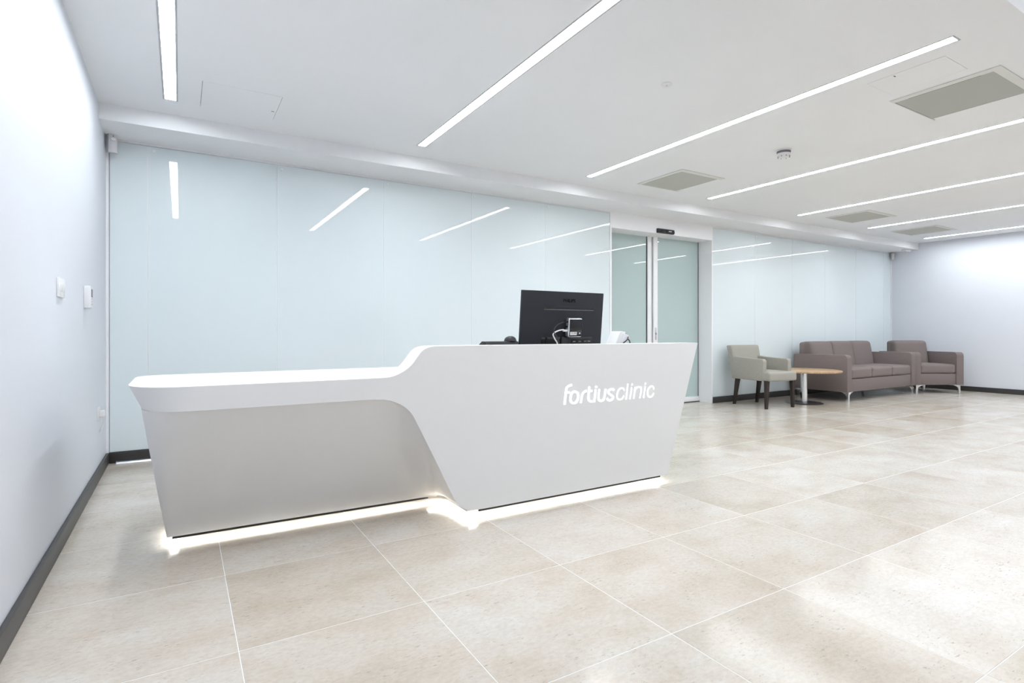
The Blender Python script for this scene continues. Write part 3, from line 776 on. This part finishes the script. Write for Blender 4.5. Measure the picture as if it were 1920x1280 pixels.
def sofa(name, w, dep, nseat, loc, rz, label, cat):
    """front of the arms at local y=0, back at y=dep, x centred"""
    t = empty(name, loc, label, cat, rz=rz)
    hw = w/2; aw = 0.115; fb = 0.137; at = 0.645
    mf = M['sofa']
    for s_ in (-1, 1):
        xa, xb = sorted((s_*hw, s_*(hw-aw)))
        prof = [(0.0, fb), (0.0, at-0.055), (0.006, at-0.030), (0.020, at-0.010), (0.045, at), (dep-0.005, at-0.006), (dep, at-0.012), (dep, fb)]
        prism('armrest', prof, 'x', xa, xb, mf, t, True, bev=0.010)
    box('base_frame', (-hw+aw, hw-aw, 0.015, dep, fb, 0.312), mf, t, bev=0.008, local=True)
    sw = (w-2*aw)/nseat
    for k in range(nseat):
        xa = -hw+aw+sw*k
        cushion('seat_cushion', (xa+0.002, xa+sw-0.002, 0.008, dep-0.22, 0.315, 0.455), mf, t, 0.028, (0, 0.008, 0.012))
    def shear(p):
        k = (p.z-0.32)/0.48
        return (p.x, p.y+0.085*k*(1.0-0.0*k), p.z)
    for k in range(nseat):
        xa = -hw+aw+sw*k
        cushion('back_cushion', (xa-0.001 if k else xa+0.004, xa+sw+0.001 if k < nseat-1 else xa+sw-0.004, dep-0.275, dep-0.12, 0.40, 0.818), mf, t, 0.045, (0, 0.018, 0.004), shear)
    box('back_frame', (-hw+aw-0.002, hw-aw+0.002, dep-0.12, dep-0.004, fb, 0.812), mf, t, bev=0.040, local=True, seg=4)
    for sx in (-1, 1):
        for yy, sy in ((0.012, 1), (dep-0.03, -1)):
            bracket_foot('foot', sx*(hw-0.045), yy, -sx, sy, M['chrome'], t, fb+0.002)
    return t
sofa('sofa', 1.93, 0.77, 3, (8.745, 4.072, 0), 0, 'three-seat taupe brown sofa with chrome feet against the glass wall', 'sofa')
sofa('armchair', 0.80, 0.77, 1, (10.105, 3.918, 0), math.radians(-29), 'taupe brown armchair with chrome feet angled into the far corner', 'armchair')

# tub chair
ch = empty('tub_chair', (6.53, 4.484, 0), 'olive grey upholstered low armchair with tapered dark wooden legs', 'chair', rz=math.radians(-7.2))
mt = M['tub']
cushion('seat', (-0.243, 0.243, -0.315, 0.26, 0.345, 0.460), mt, ch, 0.022, (0, 0.004, 0.012))
def backlean(p):
    k = max(0, (p.z-0.345)/0.44)
    return (p.x*(1+0.05*k), p.y+0.10*k, p.z)
cushion('backrest', (-0.243, 0.243, 0.195, 0.285, 0.345, 0.785), mt, ch, 0.018, (0, 0.006, 0), backlean)
for s_ in (-1, 1):
    xa, xb = sorted((s_*0.249, s_*0.187))
    prism('armrest', [(-0.205, 0.346), (-0.222, 0.43), (-0.228, 0.585), (-0.220, 0.610), (-0.200, 0.620), (0.0, 0.626), (0.29, 0.640), (0.33, 0.55), (0.285, 0.346)], 'x', xa, xb, mt, ch, True, bev=0.010)
for sx, sy, fx, fy in ((-1, -1, -0.236, -0.262), (1, -1, 0.226, -0.262), (-1, 1, -0.205, 0.285), (1, 1, 0.205, 0.285)):
    bm = bmesh.new(); tx, ty = fx*0.97, fy-0.0 if sy < 0 else fy-0.055
    a_, b_ = 0.024, 0.015
    Tq = [bm.verts.new((tx+i*a_, ty+j*a_, 0.352)) for i, j in ((-1, -1), (1, -1), (1, 1), (-1, 1))]
    Bq = [bm.verts.new((fx+i*b_, fy+j*b_, 0.0)) for i, j in ((-1, -1), (1, -1), (1, 1), (-1, 1))]
    bm.faces.new(Tq); bm.faces.new(Bq[::-1])
    for k in range(4): bm.faces.new((Tq[k], Tq[(k+1) % 4], Bq[(k+1) % 4], Bq[k]))
    fin('leg', bm, M['dark_wood'], ch, True)

# round table
tb = empty('round_table', (7.245, 4.36, 0), 'round light wood pedestal table with a chrome column between chair and sofa', 'table')
bm = bmesh.new(); add_lathe(bm, [(0, 0.428), (0.445, 0.428), (0.451, 0.432), (0.453, 0.440), (0.451, 0.448), (0.445, 0.451), (0, 0.451)], n=64); fin('tabletop', bm, M['wood'], tb, True, 40)
bm = bmesh.new(); add_lathe(bm, [(0, 0.008), (0.040, 0.008), (0.040, 0.425), (0, 0.4285)], n=24); fin('column', bm, M['chrome'], tb, True, 40)
bm = bmesh.new(); add_lathe(bm, [(0, 0.0005), (0.232, 0.0005), (0.235, 0.004), (0.225, 0.010), (0.06, 0.014), (0, 0.014)], n=48); fin('base_disc', bm, M['steel_dark'], tb, True, 40)
bm = bmesh.new(); add_lathe(bm, [(0, 0.418), (0.11, 0.418), (0.11, 0.4278), (0, 0.4278)], n=24); fin('mounting_plate', bm, M['steel_dark'], tb, True, 40)
